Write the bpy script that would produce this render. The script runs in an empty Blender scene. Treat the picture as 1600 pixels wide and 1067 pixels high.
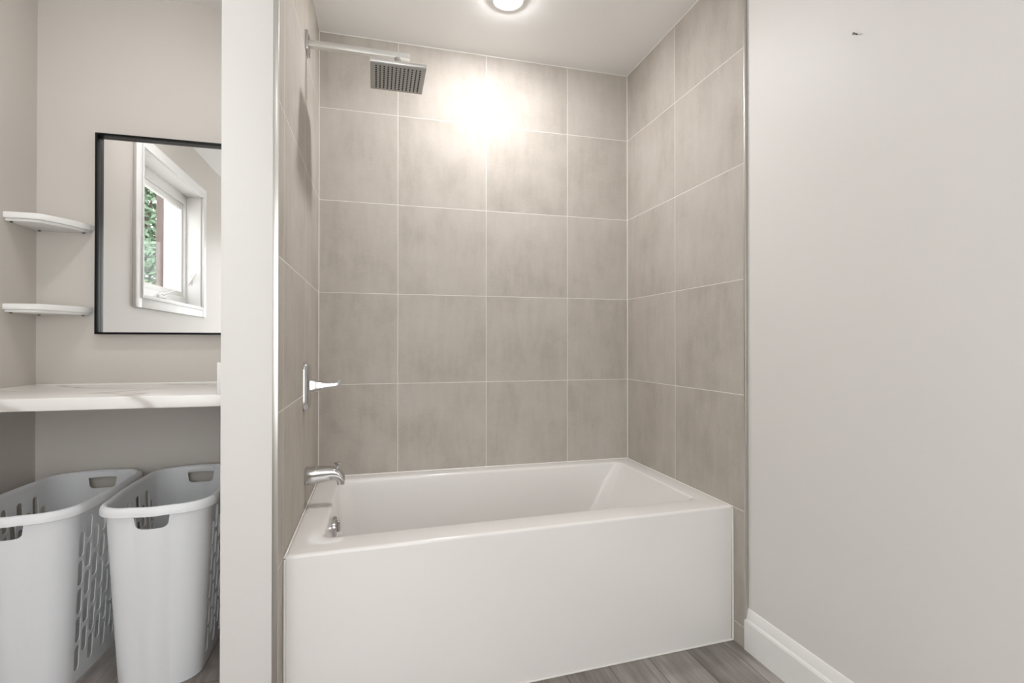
import bpy, bmesh, math, random
from mathutils import Vector, Matrix

SC = bpy.context.scene
COL = SC.collection

# ------------------------------------------------------------------ camera
cam_data = bpy.data.cameras.new('camera')
cam_data.sensor_width = 36.0
cam_data.lens = 18.0
cam_data.clip_start = 0.02
cam = bpy.data.objects.new('camera', cam_data)
COL.objects.link(cam)
YAW, PITCH = 0.2587, 0.00565
cam.location = (0.2475, -2.402, 1.0697)
cam.rotation_euler = (math.pi / 2 + PITCH, 0.0, -YAW)
SC.camera = cam

# ------------------------------------------------------------------ world, exposure
world = bpy.data.worlds.new('overcast_sky')
SC.world = world
world.use_nodes = True
bgn = world.node_tree.nodes['Background']
bgn.inputs['Color'].default_value = (0.995, 0.975, 1.0, 1)
bgn.inputs['Strength'].default_value = 3.8
SC.view_settings.view_transform = 'Standard'
SC.view_settings.look = 'None'
SC.view_settings.gamma = 1.0
SC.view_settings.use_curve_mapping = False
SC.view_settings.exposure = 0.22

POT_POWER = {'tub': 10.4, 'niche': 4.6, 'room': 1.0}

POT_COLOR = (0.995, 0.985, 1.0)

# room numbers (metres): X right, Y away from the camera, Z up; alcove's back left corner is the origin
W = 1.50                      # tub alcove width
NX = -1.035                   # left wall of the room
PX0, PX1 = -0.133, 0.0        # end of the dividing wall
PY = -0.964                   # front of the dividing wall
RX = 1.512                    # painted right wall
YB = -3.40                    # wall behind the camera
HC, HA = 2.490, 2.456         # ceiling, lower ceiling over the tub

# ------------------------------------------------------------------ helpers
def lin(r, g, b):
    def f(c):
        c /= 255.0
        return c / 12.92 if c <= 0.04045 else ((c + 0.055) / 1.055) ** 2.4
    return (f(r), f(g), f(b), 1.0)

class NT:
    """small helper round a node tree"""
    def __init__(s, name):
        s.m = bpy.data.materials.new(name)
        s.m.use_nodes = True
        s.t = s.m.node_tree
        s.b = s.t.nodes['Principled BSDF']
    def n(s, kind, **kw):
        nd = s.t.nodes.new(kind)
        for k, v in kw.items():
            setattr(nd, k, v)
        return nd
    def l(s, a, b):
        s.t.links.new(a, b)
    def math(s, op, a, b=None, c=None, clamp=False):
        nd = s.n('ShaderNodeMath', operation=op, use_clamp=clamp)
        for i, v in enumerate((a, b, c)):
            if v is None: continue
            if isinstance(v, (int, float)): nd.inputs[i].default_value = v
            else: s.l(v, nd.inputs[i])
        return nd.outputs[0]
    def noise(s, vec, scale, detail=3.0, rough=0.55):
        nd = s.n('ShaderNodeTexNoise')
        nd.inputs['Scale'].default_value = scale
        nd.inputs['Detail'].default_value = detail
        nd.inputs['Roughness'].default_value = rough
        if vec is not None: s.l(vec, nd.inputs['Vector'])
        return nd.outputs[0]
    def mapping(s, vec, scale=(1, 1, 1), loc=(0, 0, 0), rot=(0, 0, 0)):
        nd = s.n('ShaderNodeMapping')
        nd.inputs['Scale'].default_value = scale
        nd.inputs['Location'].default_value = loc
        nd.inputs['Rotation'].default_value = rot
        s.l(vec, nd.inputs['Vector'])
        return nd.outputs[0]
    def obco(s):
        return s.n('ShaderNodeTexCoord').outputs['Object']
    def mix(s, fac, a, b):
        nd = s.n('ShaderNodeMix', data_type='RGBA')
        for i, v in ((0, fac), (6, a), (7, b)):
            if isinstance(v, (int, float, tuple)): nd.inputs[i].default_value = v
            else: s.l(v, nd.inputs[i])
        return nd.outputs[2]
    def ramp(s, fac, stops):
        nd = s.n('ShaderNodeValToRGB')
        e = nd.color_ramp.elements
        while len(e) < len(stops): e.new(0.5)
        for el, (p, c) in zip(e, stops):
            el.position = p; el.color = c
        s.l(fac, nd.inputs[0])
        return nd.outputs[0]
    def bump(s, h, strength=0.2, dist=0.002):
        nd = s.n('ShaderNodeBump')
        nd.inputs['Strength'].default_value = strength
        nd.inputs['Distance'].default_value = dist
        s.l(h, nd.inputs['Height'])
        s.l(nd.outputs[0], s.b.inputs['Normal'])
    def set(s, col=None, rough=None, metal=None, spec=None):
        if col is not None:
            if isinstance(col, tuple): s.b.inputs['Base Color'].default_value = col
            else: s.l(col, s.b.inputs['Base Color'])
        if rough is not None:
            if isinstance(rough, (int, float)): s.b.inputs['Roughness'].default_value = rough
            else: s.l(rough, s.b.inputs['Roughness'])
        if metal is not None: s.b.inputs['Metallic'].default_value = metal
        if spec is not None: s.b.inputs['Specular IOR Level'].default_value = spec
        return s.m

def paint(name, col, rough=0.5, mott=0.03, scale=60.0, bump=0.05):
    t = NT(name)
    co = t.obco()
    n = t.noise(co, 2.2, 2.0)
    dark = tuple(c * (1 - mott) for c in col[:3]) + (1,)
    c = t.mix(n, dark, col)
    t.bump(t.noise(co, scale, 2.0), bump, 0.001)
    return t.set(c, rough, 0.0, 0.35)

def plain(name, col, rough=0.4, metal=0.0, nscale=25.0, var=0.05, rvar=0.04):
    t = NT(name)
    co = t.obco()
    n = t.noise(co, nscale, 3.0)
    c = t.mix(n, tuple(x * (1 - var) for x in col[:3]) + (1,), col)
    r = t.math('MULTIPLY_ADD', n, rvar, rough)
    return t.set(c, r, metal)

M = {}
M['wall'] = paint('greige_wall_paint', lin(208, 202, 195), 0.45)
M['wall_white'] = paint('off_white_wall_paint', lin(225, 222, 219), 0.5)
M['ceiling'] = paint('ceiling_paint', lin(243, 242, 240), 0.7)
M['trim_white'] = paint('white_trim_paint', lin(240, 239, 237), 0.3, 0.01)
M['acrylic'] = plain('white_acrylic', lin(236, 233, 230), 0.14, 0.0, 3.0, 0.01)
M['caulk'] = plain('white_caulk', lin(246, 244, 239), 0.4)
M['chrome'] = plain('polished_chrome', lin(205, 205, 205), 0.07, 1.0, 8.0, 0.02, 0.02)
M['satin_chrome'] = plain('satin_chrome', lin(228, 227, 224), 0.34, 0.85, 8.0, 0.02, 0.02)
M['dark_chrome'] = plain('grey_chrome_face', lin(172, 172, 169), 0.35, 0.2, 8.0, 0.03)
M['rubber'] = plain('dark_nozzle_rubber', lin(52, 52, 52), 0.6)
M['aluminium'] = plain('satin_aluminium', lin(205, 203, 198), 0.28, 1.0, 40.0, 0.04)
M['black'] = plain('black_frame_metal', lin(12, 13, 12), 0.4, 0.0)
M['black'].node_tree.nodes['Principled BSDF'].inputs['Specular IOR Level'].default_value = 0.2
def plastic_mat():
    t = NT('white_basket_plastic')
    n = t.noise(t.obco(), 4.0)
    c = t.mix(n, lin(243, 244, 247), lin(247, 248, 250))
    t.set(c, 0.34)
    tr = t.n('ShaderNodeBsdfTranslucent'); t.l(c, tr.inputs['Color'])
    mx = t.n('ShaderNodeMixShader'); mx.inputs[0].default_value = 0.10
    t.l(t.b.outputs[0], mx.inputs[1]); t.l(tr.outputs[0], mx.inputs[2])
    t.l(mx.outputs[0], t.t.nodes['Material Output'].inputs[0])
    return t.m
M['plastic'] = plastic_mat()
M['screw'] = plain('dark_screw_steel', lin(95, 90, 84), 0.45, 0.8)
M['bark'] = plain('brown_timber', lin(112, 98, 94), 0.8, 0.0, 9.0, 0.35)
M['siding'] = plain('white_siding', lin(240, 240, 240), 0.6)

def mirror_mat():
    t = NT('mirror_silver')
    n = t.noise(t.obco(), 3.0)
    return t.set(t.mix(n, (0.90, 0.91, 0.905, 1), (0.92, 0.92, 0.915, 1)), 0.0, 1.0)
M['mirror'] = mirror_mat()

def glass_mat():
    t = NT('window_glass')
    g = t.n('ShaderNodeBsdfGlossy'); g.inputs['Roughness'].default_value = 0.0
    tr = t.n('ShaderNodeBsdfTransparent'); tr.inputs['Color'].default_value = (0.96, 0.98, 0.97, 1)
    lw = t.n('ShaderNodeLayerWeight'); lw.inputs['Blend'].default_value = 0.5
    fac = t.math('MULTIPLY_ADD', t.math('POWER', lw.outputs['Facing'], 5.0), 0.12, 0.03)
    mx = t.n('ShaderNodeMixShader')
    t.l(fac, mx.inputs[0]); t.l(tr.outputs[0], mx.inputs[1]); t.l(g.outputs[0], mx.inputs[2])
    t.l(mx.outputs[0], t.t.nodes['Material Output'].inputs[0])
    return t.m
M['glass'] = glass_mat()

def lens_mat(key):
    t = NT('lamp_diffuser')
    t.b.inputs['Emission Color'].default_value = POT_COLOR + (1,)
    t.b.inputs['Emission Strength'].default_value = POT_POWER[key] / (math.pi * 0.0085)
    return t.set((0.9, 0.9, 0.88, 1), 0.5)

def tile_mat(name, axis, u0, du):
    """large porcelain tiles: vertical joints along `axis` at u0 + k*du, level joints every 0.4095 m"""
    t = NT(name)
    co = t.obco()
    sep = t.n('ShaderNodeSeparateXYZ'); t.l(co, sep.inputs[0])
    a = sep.outputs[axis]; z = sep.outputs[2]
    ua = t.math('DIVIDE', t.math('SUBTRACT', a, u0), du)
    uz = t.math('DIVIDE', t.math('SUBTRACT', z, 0.8915), 0.4095)
    def joint(u, size):
        d = t.math('ABSOLUTE', t.math('SUBTRACT', t.math('FRACT', t.math('ADD', u, 0.5)), 0.5))
        return t.math('MULTIPLY', d, size)                 # metres to the nearest joint
    d = t.math('MINIMUM', joint(ua, du), joint(uz, 0.4095))
    g = t.math('SMOOTH_MIN', d, 0.003, 0.0005)
    grout = t.math('LESS_THAN', d, 0.0016)
    idx = t.n('ShaderNodeCombineXYZ')
    t.l(t.math('FLOOR', ua), idx.inputs[0]); t.l(t.math('FLOOR', uz), idx.inputs[1])
    wn = t.n('ShaderNodeTexWhiteNoise', noise_dimensions='3D'); t.l(idx.outputs[0], wn.inputs[0])
    off = t.n('ShaderNodeVectorMath', operation='SCALE'); off.inputs['Scale'].default_value = 7.0
    t.l(wn.outputs['Color'], off.inputs[0])
    vec = t.n('ShaderNodeVectorMath', operation='ADD'); t.l(co, vec.inputs[0]); t.l(off.outputs[0], vec.inputs[1])
    v = vec.outputs[0]
    streak = t.noise(t.mapping(v, (14, 14, 3.0)), 1.6, 6.0, 0.62)
    cloud = t.noise(v, 4.5, 4.0, 0.6)
    fine = t.noise(t.mapping(v, (60, 60, 160)), 1.0, 2.0)
    s1 = t.math('MULTIPLY_ADD', streak, 0.36, t.math('MULTIPLY', cloud, 0.52))
    s2 = t.math('MULTIPLY_ADD', fine, 0.12, s1)
    s3 = t.math('MULTIPLY_ADD', t.math('SUBTRACT', wn.outputs['Value'], 0.5), 0.07, s2)
    c = t.ramp(s3, [(0.28, lin(166, 159, 149)), (0.5, lin(185, 178, 169)), (0.74, lin(197, 191, 184))])
    c = t.mix(grout, c, lin(224, 220, 212))
    rough = t.math('MULTIPLY_ADD', s2, 0.20, 0.66)
    rough = t.math('MULTIPLY_ADD', grout, 0.35, rough)
    t.bump(t.math('MULTIPLY_ADD', g, 1.0, t.math('MULTIPLY', fine, 0.0002)), 0.35, 1.0)
    return t.set(c, rough, 0.0, 0.20)
M['tile_back'] = tile_mat('greige_tile_back', 0, 0.3425, 0.4133)
M['tile_side'] = tile_mat('greige_tile_side', 1, -0.4355, 0.4365)

def floor_mat():
    t = NT('grey_wood_plank')
    co = t.obco()
    sep = t.n('ShaderNodeSeparateXYZ'); t.l(co, sep.inputs[0])
    pw = 0.152
    u = t.math('DIVIDE', t.math('SUBTRACT', sep.outputs[0], 1.45), pw)
    i = t.math('FLOOR', u)
    sh = t.math('FRACT', t.math('MULTIPLY', i, 0.377))
    vv = t.math('ADD', t.math('DIVIDE', sep.outputs[1], 1.22), sh)
    j = t.math('FLOOR', vv)
    du = t.math('MULTIPLY', t.math('ABSOLUTE', t.math('SUBTRACT', t.math('FRACT', t.math('ADD', u, 0.5)), 0.5)), pw)
    dv = t.math('MULTIPLY', t.math('ABSOLUTE', t.math('SUBTRACT', t.math('FRACT', t.math('ADD', vv, 0.5)), 0.5)), 1.22)
    seam = t.math('LESS_THAN', t.math('MINIMUM', du, dv), 0.0011)
    idx = t.n('ShaderNodeCombineXYZ'); t.l(i, idx.inputs[0]); t.l(j, idx.inputs[1])
    wn = t.n('ShaderNodeTexWhiteNoise', noise_dimensions='3D'); t.l(idx.outputs[0], wn.inputs[0])
    off = t.n('ShaderNodeVectorMath', operation='SCALE'); off.inputs['Scale'].default_value = 9.0
    t.l(wn.outputs['Color'], off.inputs[0])
    vec = t.n('ShaderNodeVectorMath', operation='ADD'); t.l(co, vec.inputs[0]); t.l(off.outputs[0], vec.inputs[1])
    g1 = t.noise(t.mapping(vec.outputs[0], (26, 2.2, 26)), 1.0, 6.0, 0.65)
    g2 = t.noise(t.mapping(vec.outputs[0], (150, 7, 150)), 1.0, 3.0, 0.6)
    g3 = t.noise(t.mapping(vec.outputs[0], (7, 3.5, 7)), 1.0, 3.0, 0.6)
    s = t.math('MULTIPLY_ADD', g1, 0.55, t.math('MULTIPLY', g2, 0.2))
    s = t.math('MULTIPLY_ADD', g3, 0.3, s)
    s = t.math('MULTIPLY_ADD', t.math('SUBTRACT', wn.outputs['Value'], 0.5), 0.14, s)
    c = t.ramp(s, [(0.34, lin(106, 99, 95)), (0.52, lin(147, 140, 135)), (0.70, lin(180, 174, 169))])
    c = t.mix(seam, c, lin(78, 72, 68))
    t.bump(t.math('MULTIPLY_ADD', seam, -1.0, g2), 0.12, 0.001)
    return t.set(c, t.math('MULTIPLY_ADD', g1, 0.15, 0.34), 0.0, 0.4)
M['floor'] = floor_mat()

def marble_mat():
    t = NT('white_marble_laminate')
    co = t.obco()
    warp = t.noise(co, 2.0, 4.0, 0.6)
    wv = t.n('ShaderNodeTexWave', wave_type='BANDS', bands_direction='DIAGONAL')
    wv.inputs['Scale'].default_value = 1.5
    wv.inputs['Distortion'].default_value = 9.0
    wv.inputs['Detail'].default_value = 4.0
    wv.inputs['Detail Scale'].default_value = 1.3
    t.l(t.mapping(co, (0.7, 1.6, 1.0), (0.3, 0.1, 0), (0, 0, 0.35)), wv.inputs[0])
    vein = t.ramp(wv.outputs[1], [(0.0, (1, 1, 1, 1)), (0.05, (0.25, 0.25, 0.25, 1)), (0.16, (0, 0, 0, 1))])
    c = t.mix(t.math('MULTIPLY', vein, warp), lin(244, 242, 238), lin(168, 160, 152))
    c = t.mix(t.math('MULTIPLY', t.noise(co, 6.0, 4.0), 0.25), c, lin(216, 211, 205))
    return t.set(c, 0.22, 0.0, 0.5)
M['marble'] = marble_mat()

def leaf_mat(name, a, b):
    t = NT(name)
    n = t.noise(t.obco(), 3.0, 3.0)
    return t.set(t.mix(n, a, b), 0.55)
M['leaf'] = leaf_mat('green_leaves', lin(92, 118, 92), lin(128, 150, 124))
M['leaf_dark'] = leaf_mat('dark_green_leaves', lin(74, 104, 78), lin(106, 134, 104))
M['leaf_lime'] = leaf_mat('lime_leaves', lin(96, 112, 62), lin(130, 140, 92))
M['ground_grey'] = plain('neutral_grey_ground', lin(176, 172, 166), 0.8)

# mesh helpers -------------------------------------------------------------
def box(bm, x0, x1, y0, y1, z0, z1, bevel=0.0, seg=2):
    v = [bm.verts.new((x, y, z)) for x in (x0, x1) for y in (y0, y1) for z in (z0, z1)]
    fs = [bm.faces.new([v[i] for i in q]) for q in
          ((0, 1, 3, 2), (4, 6, 7, 5), (0, 4, 5, 1), (2, 3, 7, 6), (0, 2, 6, 4), (1, 5, 7, 3))]
    if bevel:
        es = {e for f in fs for e in f.edges}
        bmesh.ops.bevel(bm, geom=list(es), offset=bevel, segments=seg, affect='EDGES', profile=0.5)
    return bm

def loft(bm, rings, cap0=True, cap1=True, closed=True):
    vs = [[bm.verts.new(p) for p in r] for r in rings]
    n = len(vs[0])
    for a, b in zip(vs[:-1], vs[1:]):
        for i in range(n if closed else n - 1):
            j = (i + 1) % n
            bm.faces.new((a[i], a[j], b[j], b[i]))
    if cap0: bm.faces.new(list(reversed(vs[0])))
    if cap1: bm.faces.new(vs[-1])
    return vs

def circle(c, r, n, ax, ay):
    c, ax, ay = Vector(c), Vector(ax), Vector(ay)
    return [c + ax * (r * math.cos(2 * math.pi * i / n)) + ay * (r * math.sin(2 * math.pi * i / n)) for i in range(n)]

def lathe(bm, c, axis, prof, n=32):
    """prof: (distance along axis, radius)"""
    axis = Vector(axis).normalized()
    ax = axis.orthogonal().normalized(); ay = axis.cross(ax)
    loft(bm, [circle(Vector(c) + axis * d, r, n, ax, ay) for d, r in prof])

def rrect(hw, hh, r, seg=5):
    """2-D rounded rectangle, anticlockwise"""
    r = min(r, hw * 0.999, hh * 0.999)
    out = []
    for cx, cy, a0 in ((hw - r, hh - r, 0), (-hw + r, hh - r, 90), (-hw + r, -hh + r, 180), (hw - r, -hh + r, 270)):
        for k in range(seg + 1):
            a = math.radians(a0 + 90.0 * k / seg)
            out.append((cx + r * math.cos(a), cy + r * math.sin(a)))
    return out

def prism(bm, poly, z0, z1, bevel=0.0):
    """polygon in XY pulled up from z0 to z1"""
    lo = [bm.verts.new((x, y, z0)) for x, y in poly]
    hi = [bm.verts.new((x, y, z1)) for x, y in poly]
    n = len(poly)
    fs = [bm.faces.new(list(reversed(lo))), bm.faces.new(hi)]
    for i in range(n):
        j = (i + 1) % n
        fs.append(bm.faces.new((lo[i], lo[j], hi[j], hi[i])))
    if bevel:
        es = list(fs[0].edges) + list(fs[1].edges)
        bmesh.ops.bevel(bm, geom=es, offset=bevel, segments=2, affect='EDGES', profile=0.5)

def obj(name, bm, mat, parent=None, loc=None, smooth=True, angle=38.0):
    """link a bmesh given in world coordinates as ONE object with its origin at loc (or its parent's)"""
    wl = Vector((0, 0, 0))
    if parent is not None:
        p = parent
        while p is not None:
            wl += p.location; p = p.parent
    own = Vector(loc) if loc is not None else wl
    bmesh.ops.remove_doubles(bm, verts=bm.verts, dist=1e-6)
    bmesh.ops.recalc_face_normals(bm, faces=bm.faces)
    bm.normal_update()
    lim = math.radians(angle)
    for f in bm.faces: f.smooth = smooth
    for e in bm.edges:
        e.smooth = not (len(e.link_faces) != 2 or e.calc_face_angle(0) > lim)
    bmesh.ops.translate(bm, verts=bm.verts, vec=-own)
    me = bpy.data.meshes.new(name)
    bm.to_mesh(me); bm.free()
    mats = mat if isinstance(mat, list) else [mat]
    for m in mats: me.materials.append(m)
    o = bpy.data.objects.new(name, me)
    o.location = own - wl
    COL.objects.link(o)
    if parent is not None: o.parent = parent
    return o

def tag(o, label=None, cat=None, group=None, kind=None):
    if label: o['label'] = label
    if cat: o['category'] = cat
    if group: o['group'] = group
    if kind: o['kind'] = kind
    return o

def thing(name, label, cat, loc, group=None):
    o = bpy.data.objects.new(name, None)
    o.empty_display_size = 0.05
    COL.objects.link(o)
    o.location = loc
    return tag(o, label, cat, group)

def struct(name, bm, mat, **kw):
    return tag(obj(name, bm, mat, **kw), kind='structure')

def NB(): return bmesh.new()

# ------------------------------------------------------------------ room shell
T = 0.20
struct('floor', box(NB(), NX - T, RX + T, YB - T, T, -0.12, 0.0), M['floor'])
struct('ceiling', box(NB(), NX - T, RX + T, YB - T, T, HC, HC + 0.12), M['ceiling'])
struct('ceiling_alcove', box(NB(), 0.0, W, PY, 0.0, HA, HC), M['ceiling'])

# left wall with the window opening
WY0, WY1, WZ0, WZ1 = -1.93, -0.92, 1.347, 2.173
b = NB()
box(b, NX - T, NX, YB - T, WY0, 0, HC); box(b, NX - T, NX, WY1, T, 0, HC)
box(b, NX - T, NX, WY0, WY1, 0, WZ0); box(b, NX - T, NX, WY0, WY1, WZ1, HC)
struct('wall_left', b, M['wall'])
struct('wall_back', box(NB(), NX, RX, 0.01, T, 0, HC), M['wall'])
struct('wall_back_niche', box(NB(), NX, PX0, 0.0, 0.01, 0, HC), M['wall'])
struct('wall_back_tiled', box(NB(), 0.0, W, 0.0, 0.01, 0, HC), M['tile_back'])
struct('wall_right', box(NB(), RX, RX + T, YB - T, T, 0, HC), M['wall_white'])
struct('wall_right_tiled', box(NB(), W, RX, -0.866, 0.0, 0, HC), M['tile_side'])
struct('wall_partition', box(NB(), PX0, -0.011, PY, 0.01, 0, HC, 0.0015), M['wall_white'])
struct('wall_partition_tiled', box(NB(), -0.011, 0.0, PY + 0.004, 0.01, 0, HC), M['tile_side'])
struct('wall_chase', box(NB(), -0.225, PX0, -0.60, 0.0, 0, HC), M['wall'])
# wall behind the camera with an opening for the added fill window
VX0, VX1, VZ0, VZ1 = -0.95, 1.05, 0.25, 2.15
b = NB()
box(b, NX, VX0, YB - T, YB, 0, HC); box(b, VX1, RX, YB - T, YB, 0, HC)
box(b, VX0, VX1, YB - T, YB, 0, VZ0); box(b, VX0, VX1, YB - T, YB, VZ1, HC)
struct('wall_front', b, M['wall'])

# metal edge strips where the tile stops
b = NB(); box(b, -0.0125, 0.0015, PY - 0.002, PY + 0.004, 0, HA, 0.0008)
struct('trim_1', b, M['aluminium'])
b = NB(); box(b, W - 0.001, RX, -0.872, -0.866, 0, HC, 0.0008)
struct('trim_2', b, M['aluminium'])
# caulk lines in the tiled corners and under the alcove ceiling
b = NB()
for (x, y) in ((0.0, 0.0), (W, 0.0)):
    box(b, x - 0.0025, x + 0.0025, y - 0.0025, y + 0.0025, 0.486, HA)
box(b, 0, W, -0.0025, 0.0025, HA - 0.0025, HA + 0.0025)
box(b, -0.0025, 0.0025, PY, 0, HA - 0.0025, HA + 0.0025)
box(b, W - 0.0025, W + 0.0025, -0.866, 0, HA - 0.0025, HA + 0.0025)
struct('trim_3', b, M['caulk'])

# baseboard on the right wall: moulded profile run along Y
prof = [(RX, 0.0), (1.497, 0.0), (1.497, 0.100), (1.4985, 0.1025), (1.4985, 0.1045), (1.4995, 0.106),
        (1.503, 0.110), (1.5035, 0.113), (1.5075, 0.138), (1.5095, 0.1425), (RX, 0.144)]
b = NB()
loft(b, [[(x, y, z) for x, z in prof] for y in (-0.867, YB)])
struct('baseboard_right', b, M['trim_white'], angle=20)

# ------------------------------------------------------------------ window on the left wall (seen in the mirror)
win = thing('window_1', None, None, (NX, (WY0 + WY1) / 2, WZ0))
tag(win, kind='structure')
b = NB()
def ring_yz(bm, x0, x1, ya, yb, za, zb, w, bev=0.002, wz=None):
    wz = wz or w
    box(bm, x0, x1, ya, ya + w, za, zb, bev); box(bm, x0, x1, yb - w, yb, za, zb, bev)
    box(bm, x0, x1, ya + w, yb - w, za, za + wz, bev); box(bm, x0, x1, ya + w, yb - w, zb - wz, zb, bev)
ring_yz(b, NX, NX + 0.018, WY0 - 0.088, WY1 + 0.088, WZ0 - 0.072, WZ1 + 0.072, 0.075)
ring_yz(b, NX, NX + 0.026, WY0 - 0.024, WY1 + 0.024, WZ0 - 0.020, WZ1 + 0.020, 0.016)
obj('casing', b, M['trim_white'], win)
b = NB()
ring_yz(b, NX - 0.10, NX + 0.006, WY0 - 0.002, WY1 + 0.002, WZ0 - 0.002, WZ1 + 0.002, 0.006, 0.001)
obj('jamb', b, M['trim_white'], win)
b = NB()
ring_yz(b, NX - 0.135, NX - 0.090, WY0, WY1, WZ0, WZ1, 0.030, 0.003, 0.070)
ring_yz(b, NX - 0.130, NX - 0.105, WY0 + 0.03, WY1 - 0.03, WZ0 + 0.07, WZ1 - 0.07, 0.022, 0.004, 0.040)
sash = obj('sash', b, M['trim_white'], win)
obj('pane', box(NB(), NX - 0.122, NX - 0.118, WY0 + 0.04, WY1 - 0.04, WZ0 + 0.10, WZ1 - 0.10), M['glass'], sash)
cy = -1.47
b = NB(); box(b, NX - 0.092, NX - 0.070, cy - 0.06, cy + 0.06, WZ0 + 0.025, WZ0 + 0.048, 0.008, 3)
ck = obj('crank_handle', b, M['trim_white'], win)
b = NB()
loft(b, [circle(Vector((NX - 0.076 + 0.012 * k, cy + 0.02 - 0.03 * k, WZ0 + 0.045 + 0.012 * k)), 0.009 - 0.0015 * k, 10, (1, 0, 0), (0, 0.4, 0.9)) for k in range(4)])
obj('crank_arm', b, M['trim_white'], ck)
b = NB(); box(b, NX - 0.075, NX - 0.050, WY0 + 0.004, WY0 + 0.010, WZ0 + 0.16, WZ0 + 0.24, 0.002)
lk = obj('lock_lever', b, M['trim_white'], win)
b = NB()
loft(b, [circle(Vector((NX - 0.070 + 0.018 * k, WY0 + 0.016 + 0.006 * k, WZ0 + 0.17 + 0.026 * k)), 0.006, 10, (1, 0, 0), (0, 1, 0)) for k in range(4)])
obj('lever_arm', b, M['trim_white'], lk)

fill_win = thing('added_fill_window', None, None, ((VX0 + VX1) / 2, YB, VZ0))  # unseen window, added to let soft daylight in from behind the camera
tag(fill_win, kind='structure')
def ring_xz(bm, y0, y1, xa, xb, za, zb, w, bev=0.002):
    box(bm, xa, xa + w, y0, y1, za, zb, bev); box(bm, xb - w, xb, y0, y1, za, zb, bev)
    box(bm, xa + w, xb - w, y0, y1, za, za + w, bev); box(bm, xa + w, xb - w, y0, y1, zb - w, zb, bev)
b = NB(); ring_xz(b, YB, YB + 0.018, VX0 - 0.075, VX1 + 0.075, VZ0 - 0.075, VZ1 + 0.075, 0.077)
obj('casing', b, M['trim_white'], fill_win)
b = NB(); ring_xz(b, YB - 0.15, YB - 0.10, VX0, VX1, VZ0, VZ1, 0.045); box(b, (VX0 + VX1) / 2 - 0.03, (VX0 + VX1) / 2 + 0.03, YB - 0.15, YB - 0.10, VZ0 + 0.045, VZ1 - 0.045, 0.002)
fill_sash = obj('sash', b, M['trim_white'], fill_win)
obj('pane', box(NB(), VX0 + 0.03, VX1 - 0.03, YB - 0.127, YB - 0.123, VZ0 + 0.03, VZ1 - 0.03), M['glass'], fill_sash)

# ------------------------------------------------------------------ recessed lights
def pot_light(x, y, z, label, key, r=0.052):
    t = thing('recessed_light', label, 'ceiling light', (x, y, z), 'recessed ceiling lights')
    b = NB()
    prof = [(0.0, r + 0.016), (0.003, r + 0.016), (0.006, r + 0.010), (0.006, r), (0.002, r - 0.003), (0.0, r - 0.004)]
    loft(b, [circle((x, y, z - d), q, 40, (1, 0, 0), (0, 1, 0)) for d, q in prof], False, False)
    obj('trim_ring', b, M['trim_white'], t)
    b = NB()
    loft(b, [circle((x, y, z - d), q, 40, (1, 0, 0), (0, 1, 0)) for d, q in ((0.0005, r - 0.001), (0.007, r - 0.003), (0.011, r - 0.010), (0.0135, r - 0.024), (0.0142, 0.006))])
    obj('diffuser', b, lens_mat(key), t)
    return t
pot_light(0.757, -0.415, HA, 'round recessed ceiling light shining above the bathtub', 'tub')
pot_light(-0.52, -0.82, HC, 'round recessed ceiling light in front of the mirror niche', 'niche')
pot_light(-0.10, -2.25, HC, 'round recessed ceiling light behind the camera near the window', 'room')
pot_light(0.85, -2.35, HC, 'added unseen ceiling light for even fill, near the white wall', 'room')  # unseen lamp, added to even out the room light

# ------------------------------------------------------------------ bathtub
def yfront(x): return -0.8767 + 0.068 * x / W
def skew(x, y): return y * yfront(x) / -0.84
def tub_ring(x0, x1, y0, y1, r, z, seg=6):
    cx, cy, hw, hh = (x0 + x1) / 2, (y0 + y1) / 2, (x1 - x0) / 2, (y1 - y0) / 2
    pts = []
    base = rrect(hw, hh, r, seg)
    # extra points along the long edges keep the skew straight and shading even
    n = len(base)
    for i in range(n):
        p, q = base[i], base[(i + 1) % n]
        pts.append(p)
        if (i + 1) % (seg + 1) == 0:
            for k in range(1, 8):
                pts.append((p[0] + (q[0] - p[0]) * k / 8, p[1] + (q[1] - p[1]) * k / 8))
    return [(cx + x, skew(cx + x, cy + y), z) for x, y in pts]
tub = thing('bathtub', 'white alcove bathtub with flat skirt, set between three tiled walls', 'bathtub', (0.75, -0.42, 0.0))
ZT = 0.486
b = NB()
rings = [tub_ring(0.005, 1.495, -0.838, -0.004, 0.004, 0.003)]
for k in range(6):
    a = math.pi / 2 * k / 5
    o = 0.010 * (1 - math.cos(a))
    rings.append(tub_ring(0.004 + o, 1.496 - o, -0.84 + o, -0.003 - o, 0.006, ZT - 0.010 + 0.010 * math.sin(a)))
I = (0.093, 1.412, -0.727, -0.082)
for k in range(6):
    a = math.pi / 2 * k / 5
    o = 0.012 * math.sin(a); dz = 0.012 * (1 - math.cos(a))
    rings.append(tub_ring(I[0] - 0.012 + o, I[1] + 0.012 - o, I[2] - 0.012 + o, I[3] + 0.012 - o, 0.040, ZT - dz))
ZF = 0.10
for f, z in ((0.15, 0.42), (0.45, 0.30), (0.75, 0.19)):
    rings.append(tub_ring(I[0] + 0.035 * f, I[1] - 0.23 * f, I[2] + 0.035 * f, I[3] - 0.035 * f, 0.05 + 0.02 * f, z))
for k in range(1, 6):
    a = math.pi / 2 * k / 5
    o = 0.06 * (1 - math.cos(a)); z = 0.16 - 0.06 * math.sin(a)
    rings.append(tub_ring(I[0] + 0.032 + o, I[1] - 0.20 - o, I[2] + 0.032 + o, I[3] - 0.032 - o, 0.07, z))
rings.append(tub_ring(I[0] + 0.30, I[1] - 0.45, I[2] + 0.24, I[3] - 0.24, 0.06, ZF - 0.006))
loft(b, rings)
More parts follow.
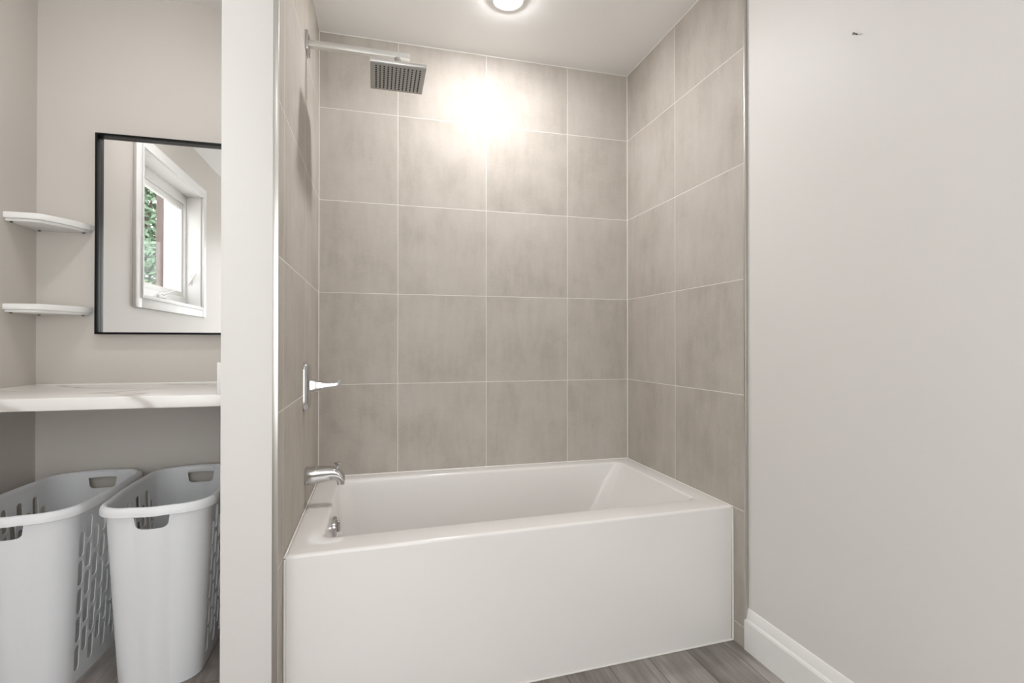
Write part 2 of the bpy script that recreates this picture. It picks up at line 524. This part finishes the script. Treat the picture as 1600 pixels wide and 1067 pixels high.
obj('tub_shell', b, M['acrylic'], tub, angle=50)
# caulk bead round the skirt
b = NB()
pts = [(0.0035, yfront(0.0) - 0.0005, 0.477), (0.0035, yfront(0.0) - 0.0005, 0.003),
       (1.4965, yfront(W) - 0.0005, 0.003), (1.4965, yfront(W) - 0.0005, 0.477)]
for p, q in zip(pts[:-1], pts[1:]):
    p, q = Vector(p), Vector(q)
    d = (q - p).normalized(); ax = d.orthogonal().normalized(); ay = d.cross(ax)
    loft(b, [circle(p, 0.0032, 10, ax, ay), circle(q, 0.0032, 10, ax, ay)])
def bead(p, q, r=0.0028):
    p, q = Vector(p), Vector(q)
    d = (q - p).normalized(); ax = d.orthogonal().normalized(); ay = d.cross(ax)
    loft(b, [circle(p, r, 10, ax, ay), circle(q, r, 10, ax, ay)])
bead((0.003, yfront(0), ZT - 0.004), (0.003, -0.003, ZT - 0.002))
bead((W - 0.003, yfront(W), ZT - 0.004), (W - 0.003, -0.003, ZT - 0.002))
bead((0.003, -0.003, ZT - 0.001), (W - 0.003, -0.003, ZT - 0.001))
tag(obj('caulk_bead', b, M['caulk'], tub), 'bright white caulk bead along the tub edges')
# overflow plate on the tap end
ov = NB()
lathe(ov, (0.094, -0.470, 0.416), (1, 0, 0), [(0, 0.034), (0.006, 0.039), (0.014, 0.039), (0.019, 0.035), (0.020, 0.012), (0.022, 0.0005)])
ovo = obj('overflow_plate', ov, M['chrome'], tub)
b = NB(); box(b, 0.112, 0.124, -0.476, -0.464, 0.400, 0.442, 0.004, 3)
obj('drain_lever', b, M['chrome'], ovo)

# ------------------------------------------------------------------ tub spout
YS = -0.425
sp = thing('tub_spout', 'chrome tub spout with pull-up diverter on the left tiled wall above the tub rim', 'tub spout', (0.0, YS, 0.596))
b = NB()
path = [((0.0, 0.596), 0.0, 0.063, 0.062), ((0.030, 0.5965), 0.0, 0.060, 0.060), ((0.065, 0.599), 2.0, 0.053, 0.057),
        ((0.092, 0.600), -8.0, 0.046, 0.054), ((0.108, 0.596), -30.0, 0.040, 0.052), ((0.119, 0.585), -58.0, 0.033, 0.050),
        ((0.123, 0.573), -78.0, 0.028, 0.048), ((0.1235, 0.561), -88.0, 0.026, 0.047)]
rings = []
for (x, z), ang, h, w in path:
    a = math.radians(ang)
    up = Vector((-math.sin(a), 0, math.cos(a)))
    c = Vector((x, YS, z))
    rings.append([c + Vector((0, 1, 0)) * px + up * pz for px, pz in rrect(w / 2, h / 2, min(h, w) * 0.32, 5)])
loft(b, rings)
obj('spout_body', b, M['chrome'], sp, angle=55)
b = NB(); lathe(b, (0.110, YS, 0.612), (0, 0, 1), [(0, 0.0045), (0.012, 0.0045), (0.018, 0.0065), (0.022, 0.0115), (0.026, 0.0115), (0.027, 0.009)], 20)
obj('diverter_knob', b, M['chrome'], sp)

# ------------------------------------------------------------------ shower valve
YV, ZV = -0.452, 0.921
va = thing('shower_valve', 'chrome shower valve with long plate and lever handle on the left tiled wall', 'shower valve', (0.0, YV, ZV))
b = NB()
rings = []
for x, ins in ((0.0, 0.0), (0.008, 0.0), (0.014, 0.004), (0.018, 0.011), (0.020, 0.022)):
    rings.append([(x, YV + py, ZV + pz) for py, pz in rrect(0.046 - ins, 0.086 - ins, 0.030 - ins * 0.8, 8)])
loft(b, rings)
obj('plate', b, M['chrome'], va, angle=50)
b = NB()
rings = []
for x, h, w, dz in ((0.018, 0.050, 0.044, 0), (0.026, 0.048, 0.042, 0), (0.040, 0.041, 0.036, 0), (0.058, 0.031, 0.030, 0),
                    (0.075, 0.024, 0.026, 0.001), (0.090, 0.021, 0.024, 0.002), (0.100, 0.022, 0.024, 0.003), (0.112, 0.021, 0.024, 0.006)):
    rings.append([(x, YV + py, ZV + dz + pz) for py, pz in rrect(w / 2, h / 2, 0.006, 4)])
loft(b, rings)
hd = obj('lever_handle', b, M['chrome'], va, angle=50)
b = NB(); box(b, 0.110, 0.123, YV - 0.012, YV + 0.012, ZV + 0.000, ZV + 0.018, 0.003, 2)
obj('lever_tip', b, M['dark_chrome'], hd)

# ------------------------------------------------------------------ rain shower
sh = thing('rain_shower', 'square chrome rain shower head on a long square arm from the left tiled wall', 'shower head', (0.0, -0.425, 2.158))
b = NB(); box(b, 0.0, 0.010, -0.425 - 0.034, -0.425 + 0.034, 2.158 - 0.034, 2.158 + 0.034, 0.002)
obj('wall_flange', b, M['chrome'], sh)
b = NB(); box(b, 0.008, 0.368, -0.425 - 0.012, -0.425 + 0.012, 2.148, 2.169, 0.0012)
obj('arm', b, M['satin_chrome'], sh)
HX, HY, HZ = 0.323, -0.430, 2.070
b = NB(); lathe(b, (HX, -0.427, 2.078), (0, 0, 1), [(0, 0.022), (0.010, 0.022), (0.018, 0.014), (0.040, 0.014), (0.072, 0.012)], 24)
obj('ball_joint', b, M['chrome'], sh)
b = NB(); box(b, HX - 0.100, HX + 0.100, HY - 0.100, HY + 0.100, HZ + 0.003, HZ + 0.016, 0.002)
head = obj('head', b, M['satin_chrome'], sh)
b = NB(); box(b, HX - 0.0985, HX + 0.0985, HY - 0.0985, HY + 0.0985, HZ, HZ + 0.004, 0.001)
for f in b.faces: f.material_index = 0
old = set(b.faces)
for i in range(12):
    for j in range(12):
        x = HX - 0.0785 + 0.157 * i / 11; y = HY - 0.0785 + 0.157 * j / 11
        lathe(b, (x, y, HZ + 0.001), (0, 0, -1), [(0, 0.0032), (0.0028, 0.0030), (0.0034, 0.0022)], 8)
for f in b.faces:
    if f not in old: f.material_index = 1
tag(obj('spray_face', b, [M['dark_chrome'], M['rubber']], head), 'grey face with rows of dark nozzles')

# ------------------------------------------------------------------ niche: counter, splash, shelves, mirror
CX0, CX1, CYF, CZ0, CZ1 = NX + 0.002, -0.227, -0.575, 0.871, 0.909
ct = thing('countertop', 'white marble-look countertop spanning the niche under the mirror', 'countertop', (-0.63, -0.29, CZ0))
obj('slab', box(NB(), CX0, CX1, CYF, -0.002, CZ0, CZ1, 0.003, 3), M['marble'], ct)
b = NB(); box(b, CX0, CX1, -0.006, -0.001, CZ1 - 0.001, CZ1 + 0.005, 0.001); box(b, CX0 - 0.001, CX0 + 0.004, CYF, -0.002, CZ1 - 0.001, CZ1 + 0.005, 0.001)
obj('caulk_bead', b, M['caulk'], ct)
b = NB(); box(b, -0.247, -0.2255, CYF, -0.003, CZ1, CZ1 + 0.103, 0.002)
tag(obj('side_splash', b, M['marble'], loc=(-0.236, -0.29, CZ1)), 'narrow white upstand at the right end of the marble countertop', 'backsplash')

def shelf(ztop, label):
    t = thing('corner_shelf', label, 'corner shelf', (NX + 0.001, -0.001, ztop - 0.031), 'white corner shelves left of the mirror')
    x0, y0 = NX + 0.001, -0.001
    def poly(d):
        return [(x0, y0), (x0, -0.188 + d), (x0 + 0.092 - d * 0.6, -0.186 + d), (x0 + 0.110 - d * 0.8, -0.176 + d), (x0 + 0.158 - d, -0.100 + d * 0.4),
                (x0 + 0.176 - d, -0.060 + d * 0.2), (x0 + 0.187 - d, -0.026), (x0 + 0.191 - d, y0)]
    b = NB(); prism(b, poly(0.0), ztop - 0.022, ztop, 0.003)
    obj('shelf_board', b, M['trim_white'], t, angle=30)
    b = NB(); prism(b, poly(0.011), ztop - 0.031, ztop - 0.022, 0.001)
    obj('underside_lip', b, M['trim_white'], t, angle=30)
    for sx, sy in ((0.012, -0.165), (0.016, -0.014), (0.160, -0.012)):
        b = NB(); lathe(b, (x0 + sx, sy, ztop - 0.031), (0, 0, -1), [(0, 0.005), (0.003, 0.005), (0.004, 0.003)], 12)
        obj('screw', b, M['screw'], t)
    return t
shelf(1.543, 'upper white corner shelf with clipped front, left of the black framed mirror')
shelf(1.216, 'lower white corner shelf, just above the countertop and left of the mirror')

mx0, mx1, mz0, mz1, fw = -0.826, -0.262, 1.110, 1.906, 0.008
mr = thing('wall_mirror', 'rectangular wall mirror in a deep black frame above the marble countertop', 'mirror', ((mx0 + mx1) / 2, 0.0, mz0))
b = NB()
for (xa, xb, za, zb) in ((mx0, mx0 + fw, mz0, mz1), (mx1 - fw, mx1, mz0, mz1), (mx0 + fw, mx1 - fw, mz0, mz0 + fw), (mx0 + fw, mx1 - fw, mz1 - fw, mz1)):
    box(b, xa, xb, -0.036, -0.001, za, zb, 0.0008)
obj('frame', b, M['black'], mr)
b = NB(); box(b, mx0 + fw, mx1 - fw, -0.010, -0.002, mz0 + fw, mz1 - fw)
obj('mirror_glass', b, M['mirror'], mr)

# ------------------------------------------------------------------ laundry baskets
BA0, BA1, BB0, BB1 = 0.118, 0.146, 0.248, 0.278       # half widths and half lengths, floor and top
BH = 0.562
def bdim(z):
    f = z / BH
    return BA0 + (BA1 - BA0) * f, BB0 + (BB1 - BB0) * f, 0.075 + 0.012 * f
def bpt(seg, t, z, off=0.0):
    """seg 0 right side, 1 back right corner, 2 back end, 3, 4 left side, 5, 6 front end, 7"""
    a, bb, r = bdim(z)
    a += off; bb += off; r += off
    bulge_s = 0.008 * 16 * (t * (1 - t)) ** 2; bulge_e = 0.010 * 16 * (t * (1 - t)) ** 2
    q = seg // 2
    if seg % 2 == 0:
        if q == 0: p = (a + bulge_s, -(bb - r) + 2 * (bb - r) * t)
        elif q == 1: p = ((a - r) - 2 * (a - r) * t, bb + bulge_e)
        elif q == 2: p = (-a - bulge_s, (bb - r) - 2 * (bb - r) * t)
        else: p = (-(a - r) + 2 * (a - r) * t, -bb - bulge_e)
    else:
        c = ((a - r, bb - r), (-(a - r), bb - r), (-(a - r), -(bb - r)), (a - r, -(bb - r)))[q]
        ang = math.radians(90 * q + 90 * t)
        p = (c[0] + r * math.cos(ang), c[1] + r * math.sin(ang))
    return Vector((p[0], p[1], z))
def cell_hole(bm, seg, t0, t1, z0, z1, hx, hz, seg_r=3, rt=0.45):
    """a rectangular cell of wall with a rounded opening: hx, hz margins as fractions"""
    tm, zm = (t0 + t1) / 2, (z0 + z1) / 2
    outer = [(t1, zm), (t1, z1), (tm, z1), (t0, z1), (t0, zm), (t0, z0), (tm, z0), (t1, z0)]
    hw, hh = (t1 - t0) / 2 * (1 - hx), (z1 - z0) / 2 * (1 - hz)
    rx = hw * 0.8; rz = rx * (z1 - z0) / (t1 - t0) * rt
    rz = min(rz, hh * 0.8)
    inner = []
    def corner(sx, sz, a0):
        return [(tm + sx * (hw - rx) + rx * math.cos(math.radians(a0 + 90 * k / seg_r)),
                 zm + sz * (hh - rz) + rz * math.sin(math.radians(a0 + 90 * k / seg_r))) for k in range(seg_r + 1)]
    cs = [corner(1, 1, 0), corner(-1, 1, 90), corner(-1, -1, 180), corner(1, -1, 270)]
    V = lambda p: bm.verts.new(bpt(seg, p[0], p[1]))
    O = [V(p) for p in outer]
    Cv = [[V(p) for p in c] for c in cs]
    mids = [V((tm + hw, zm)), V((tm, zm + hh)), V((tm - hw, zm)), V((tm, zm - hh))]
    for k in range(4):
        o0, oc, o1 = O[2 * k], O[2 * k + 1], O[(2 * k + 2) % 8]
        m0, m1, c = mids[k], mids[(k + 1) % 4], Cv[k]
        h = len(c) // 2
        bm.faces.new([o0, oc] + [c[i] for i in range(h, -1, -1)] + [m0])
        bm.faces.new([oc, o1, m1] + [c[i] for i in range(len(c) - 1, h - 1, -1)])
def patch(bm, seg, t0, t1, z0, z1, nt=1, nz=1):
    g = [[bm.verts.new(bpt(seg, t0 + (t1 - t0) * i / nt, z0 + (z1 - z0) * j / nz)) for j in range(nz + 1)] for i in range(nt + 1)]
    for i in range(nt):
        for j in range(nz):
            bm.faces.new((g[i][j], g[i + 1][j], g[i + 1][j + 1], g[i][j + 1]))
def shift(bm, loc):
    bmesh.ops.translate(bm, verts=bm.verts, vec=Vector(loc)); return bm

def laundry_basket(loc, turn, label):
    t = thing('laundry_basket', label, 'laundry basket', loc, 'white laundry baskets under the countertop')
    b = NB()
    NCOL, ROW, ZS = 10, 0.090, 0.034
    for seg in (0, 4):
        for c in range(NCOL):
            t0, t1 = c / NCOL, (c + 1) / NCOL
            st = (c % 2) * ROW / 2
            lo = ZS + st
            patch(b, seg, t0, t1, 0.0, lo, 2, 1)
            for k in range(5):
                cell_hole(b, seg, t0, t1, lo + k * ROW, lo + (k + 1) * ROW, 0.26, 0.13)
            if lo + 5 * ROW < BH: patch(b, seg, t0, t1, lo + 5 * ROW, BH, 2, 1)
    for seg in (1, 3, 5, 7):
        patch(b, seg, 0, 1, 0, BH, 8, 8)
    HZ0, HZ1 = 0.506, 0.556
    for seg in (2, 6):
        N = 24
        def hb(k):                       # lower edge of the opening: rounded corners
            x = abs((k - 12) / 10.0)
            return HZ1 - (HZ1 - HZ0) * max(0.0, 1 - x ** 7) ** (1 / 3.0) if x < 1 else HZ1
        for k in range(N):
            t0, t1 = k / N, (k + 1) / N
            for z0, z1 in ((0, 0.12), (0.12, 0.24), (0.24, 0.36), (0.36, 0.44), (0.44, HZ0 - 0.004)):
                patch(b, seg, t0, t1, z0, z1)
            za, zb = hb(k), hb(k + 1)
            b.faces.new([b.verts.new(bpt(seg, *q)) for q in ((t0, HZ0 - 0.004), (t1, HZ0 - 0.004), (t1, zb), (t0, za))])
            patch(b, seg, t0, t1, HZ1, BH)
    # base, lifted a little inside the foot
    ring = []
    for seg in range(8):
        n = {0: 20, 2: 24, 4: 20, 6: 24}.get(seg, 8)
        for k in range(n): ring.append(b.verts.new(bpt(seg, k / n, 0.0)))
    b.faces.new(list(reversed(ring)))
    bmesh.ops.remove_doubles(b, verts=b.verts, dist=1e-5)
    bod = obj('body', shift(b, loc), M['plastic'], t, angle=60)
    md = bod.modifiers.new('wall', 'SOLIDIFY'); md.thickness = 0.0026; md.offset = -1.0
    # rolled rim
    b = NB()
    pr = [(-0.003, BH - 0.014), (-0.004, BH + 0.004), (-0.002, BH + 0.011), (0.003, BH + 0.014), (0.009, BH + 0.012), (0.0135, BH + 0.006),
          (0.0155, BH - 0.004), (0.0155, BH - 0.013), (0.0135, BH - 0.014), (0.012, BH - 0.010), (0.003, BH - 0.010)]
    cols = []
    for seg in range(8):
        n = 16 if seg % 2 == 0 else 10
        for k in range(n):
            col = []
            for o, z in pr:
                p = bpt(seg, k / n, BH, o); col.append(Vector((p.x, p.y, z)))
            cols.append(col)
    vs = [[b.verts.new(p) for p in c] for c in cols]
    for i in range(len(vs)):
        A, B = vs[i], vs[(i + 1) % len(vs)]
        for k in range(len(pr)):
            j = (k + 1) % len(pr)
            b.faces.new((A[k], B[k], B[j], A[j]))
    obj('rim', shift(b, loc), M['plastic'], t, angle=60)
    # hand grips above the two openings
    for seg in (2, 6):
        b = NB(); rings = []
        for k in range(13):
            tt = 0.10 + 0.80 * k / 12
            r = []
            for o, z in ((-0.003, HZ1 - 0.004), (-0.009, HZ1 - 0.004), (-0.011, HZ1 + 0.002), (-0.009, BH + 0.009), (-0.003, BH + 0.009)):
                p = bpt(seg, tt, min(z, BH), o); r.append(Vector((p.x, p.y, z)))
            rings.append(r)
        loft(b, rings)
        obj('hand_grip', shift(b, loc), M['plastic'], t, angle=50)
    t.rotation_euler[2] = math.radians(turn)
    return t
laundry_basket((-0.790, -0.322, 0.0), 0.0, 'white plastic laundry basket in the left corner of the niche, cut by the photo edge')
laundry_basket((-0.432, -0.322, 0.0), 3.0, 'white plastic laundry basket on the right, next to the dividing wall')

# ------------------------------------------------------------------ nail left in the right wall
nl = NB()
lathe(nl, (RX, -1.298, 1.915), (-1, 0, 0), [(0, 0.0016), (0.010, 0.0016), (0.0105, 0.0036), (0.0125, 0.0036)], 12)
tag(obj('wall_nail', nl, M['screw'], loc=(RX, -1.298, 1.915)), 'tiny dark nail head high on the bare white right wall', 'nail')

# ------------------------------------------------------------------ outside the window
random.seed(4)
struct('ground', box(NB(), -14, NX - T, -18, 6, -0.3, -0.1), M['ground_grey'])  # unseen ground, neutral grey so it bounces no green indoors
b = NB(); box(b, -1.730, NX - T, -3.60, -3.22, -0.1, 3.2)
tag(obj('porch_wall', b, M['siding'], loc=(-1.5, -3.4, -0.1)), 'bright white wall outside, seen through the window in the mirror', 'wall')
b = NB(); box(b, -1.790, -1.731, -3.60, -3.21, -0.1, 3.2, 0.004)
tag(obj('porch_post', b, M['bark'], loc=(-1.76, -3.4, -0.1)), 'brown timber post at the edge of the white wall outside, seen in the mirror', 'post')

def tree(loc, blobs, mat, n, leaf, label, name='tree', trunk=True):
    t = thing(name, label, 'tree' if name == 'tree' else 'shrub', loc)
    b = NB()
    for _ in range(n):
        c, r = random.choice(blobs)
        while True:
            d = Vector((random.uniform(-1, 1), random.uniform(-1, 1), random.uniform(-1, 1)))
            if 0.3 < d.length < 1: break
        p = Vector(loc) + Vector(c) + Vector((d.x * r[0], d.y * r[1], d.z * r[2]))
        nrm = (d + Vector((random.uniform(-.7, .7), random.uniform(-.7, .7), random.uniform(0, .9)))).normalized()
        ax = nrm.orthogonal().normalized(); ay = nrm.cross(ax)
        a = random.uniform(0, 6.28); u = ax * math.cos(a) + ay * math.sin(a); v = nrm.cross(u)
        s = leaf * random.uniform(0.6, 1.3)
        b.faces.new([b.verts.new(p + u * s), b.verts.new(p + v * s * 0.45 + nrm * s * 0.15), b.verts.new(p - u * s), b.verts.new(p - v * s * 0.45 + nrm * s * 0.15)])
    obj('foliage', b, mat, t, smooth=False)
    b = NB()
    def limb(p, q, r0, r1):
        p, q = Vector(p) + Vector(loc), Vector(q) + Vector(loc)
        d = (q - p).normalized(); ax = d.orthogonal().normalized(); ay = d.cross(ax)
        loft(b, [circle(p, r0, 8, ax, ay), circle((p + q) / 2 + ax * r0 * 0.5, (r0 + r1) / 2, 8, ax, ay), circle(q, r1, 8, ax, ay)])
    top = blobs[0][0]
    limb((0, 0, 0), (top[0] * 0.4, top[1] * 0.4, top[2] * 0.6), 0.11 if trunk else 0.03, 0.07 if trunk else 0.02)
    for c, r in blobs:
        limb((top[0] * 0.4, top[1] * 0.4, top[2] * 0.55), c, 0.06 if trunk else 0.02, 0.015)
    obj('trunk', b, M['bark'], t)
    return t
tree((-4.9, -10.0, -0.1), [((0.2, 0, 3.9), (1.1, 1.0, 0.75)), ((-0.7, 0.4, 4.5), (0.8, 0.8, 0.6)), ((0.75, 0.2, 4.7), (0.6, 0.7, 0.5)), ((0.5, 0.0, 3.2), (0.9, 0.8, 0.4))],
     M['leaf'], 5200, 0.085, 'tall pale green tree outside, seen through the window in the mirror')
tree((-3.9, -8.6, -0.1), [((0.0, 0, 2.35), (0.8, 0.6, 0.5)), ((-0.3, 0.1, 2.75), (0.5, 0.5, 0.35)), ((0.3, 0.1, 2.7), (0.45, 0.5, 0.3))],
     M['leaf_dark'], 3600, 0.07, 'dark green shrub outside under the pale tree, seen in the mirror', 'shrub', False)
tree((-3.6, -7.3, -0.1), [((0.0, 0, 1.7), (0.7, 0.5, 0.55)), ((-0.35, 0.1, 1.9), (0.45, 0.4, 0.3))],
     M['leaf_lime'], 2000, 0.06, 'low yellow green shrub outside at the foot of the window view in the mirror', 'shrub', False)
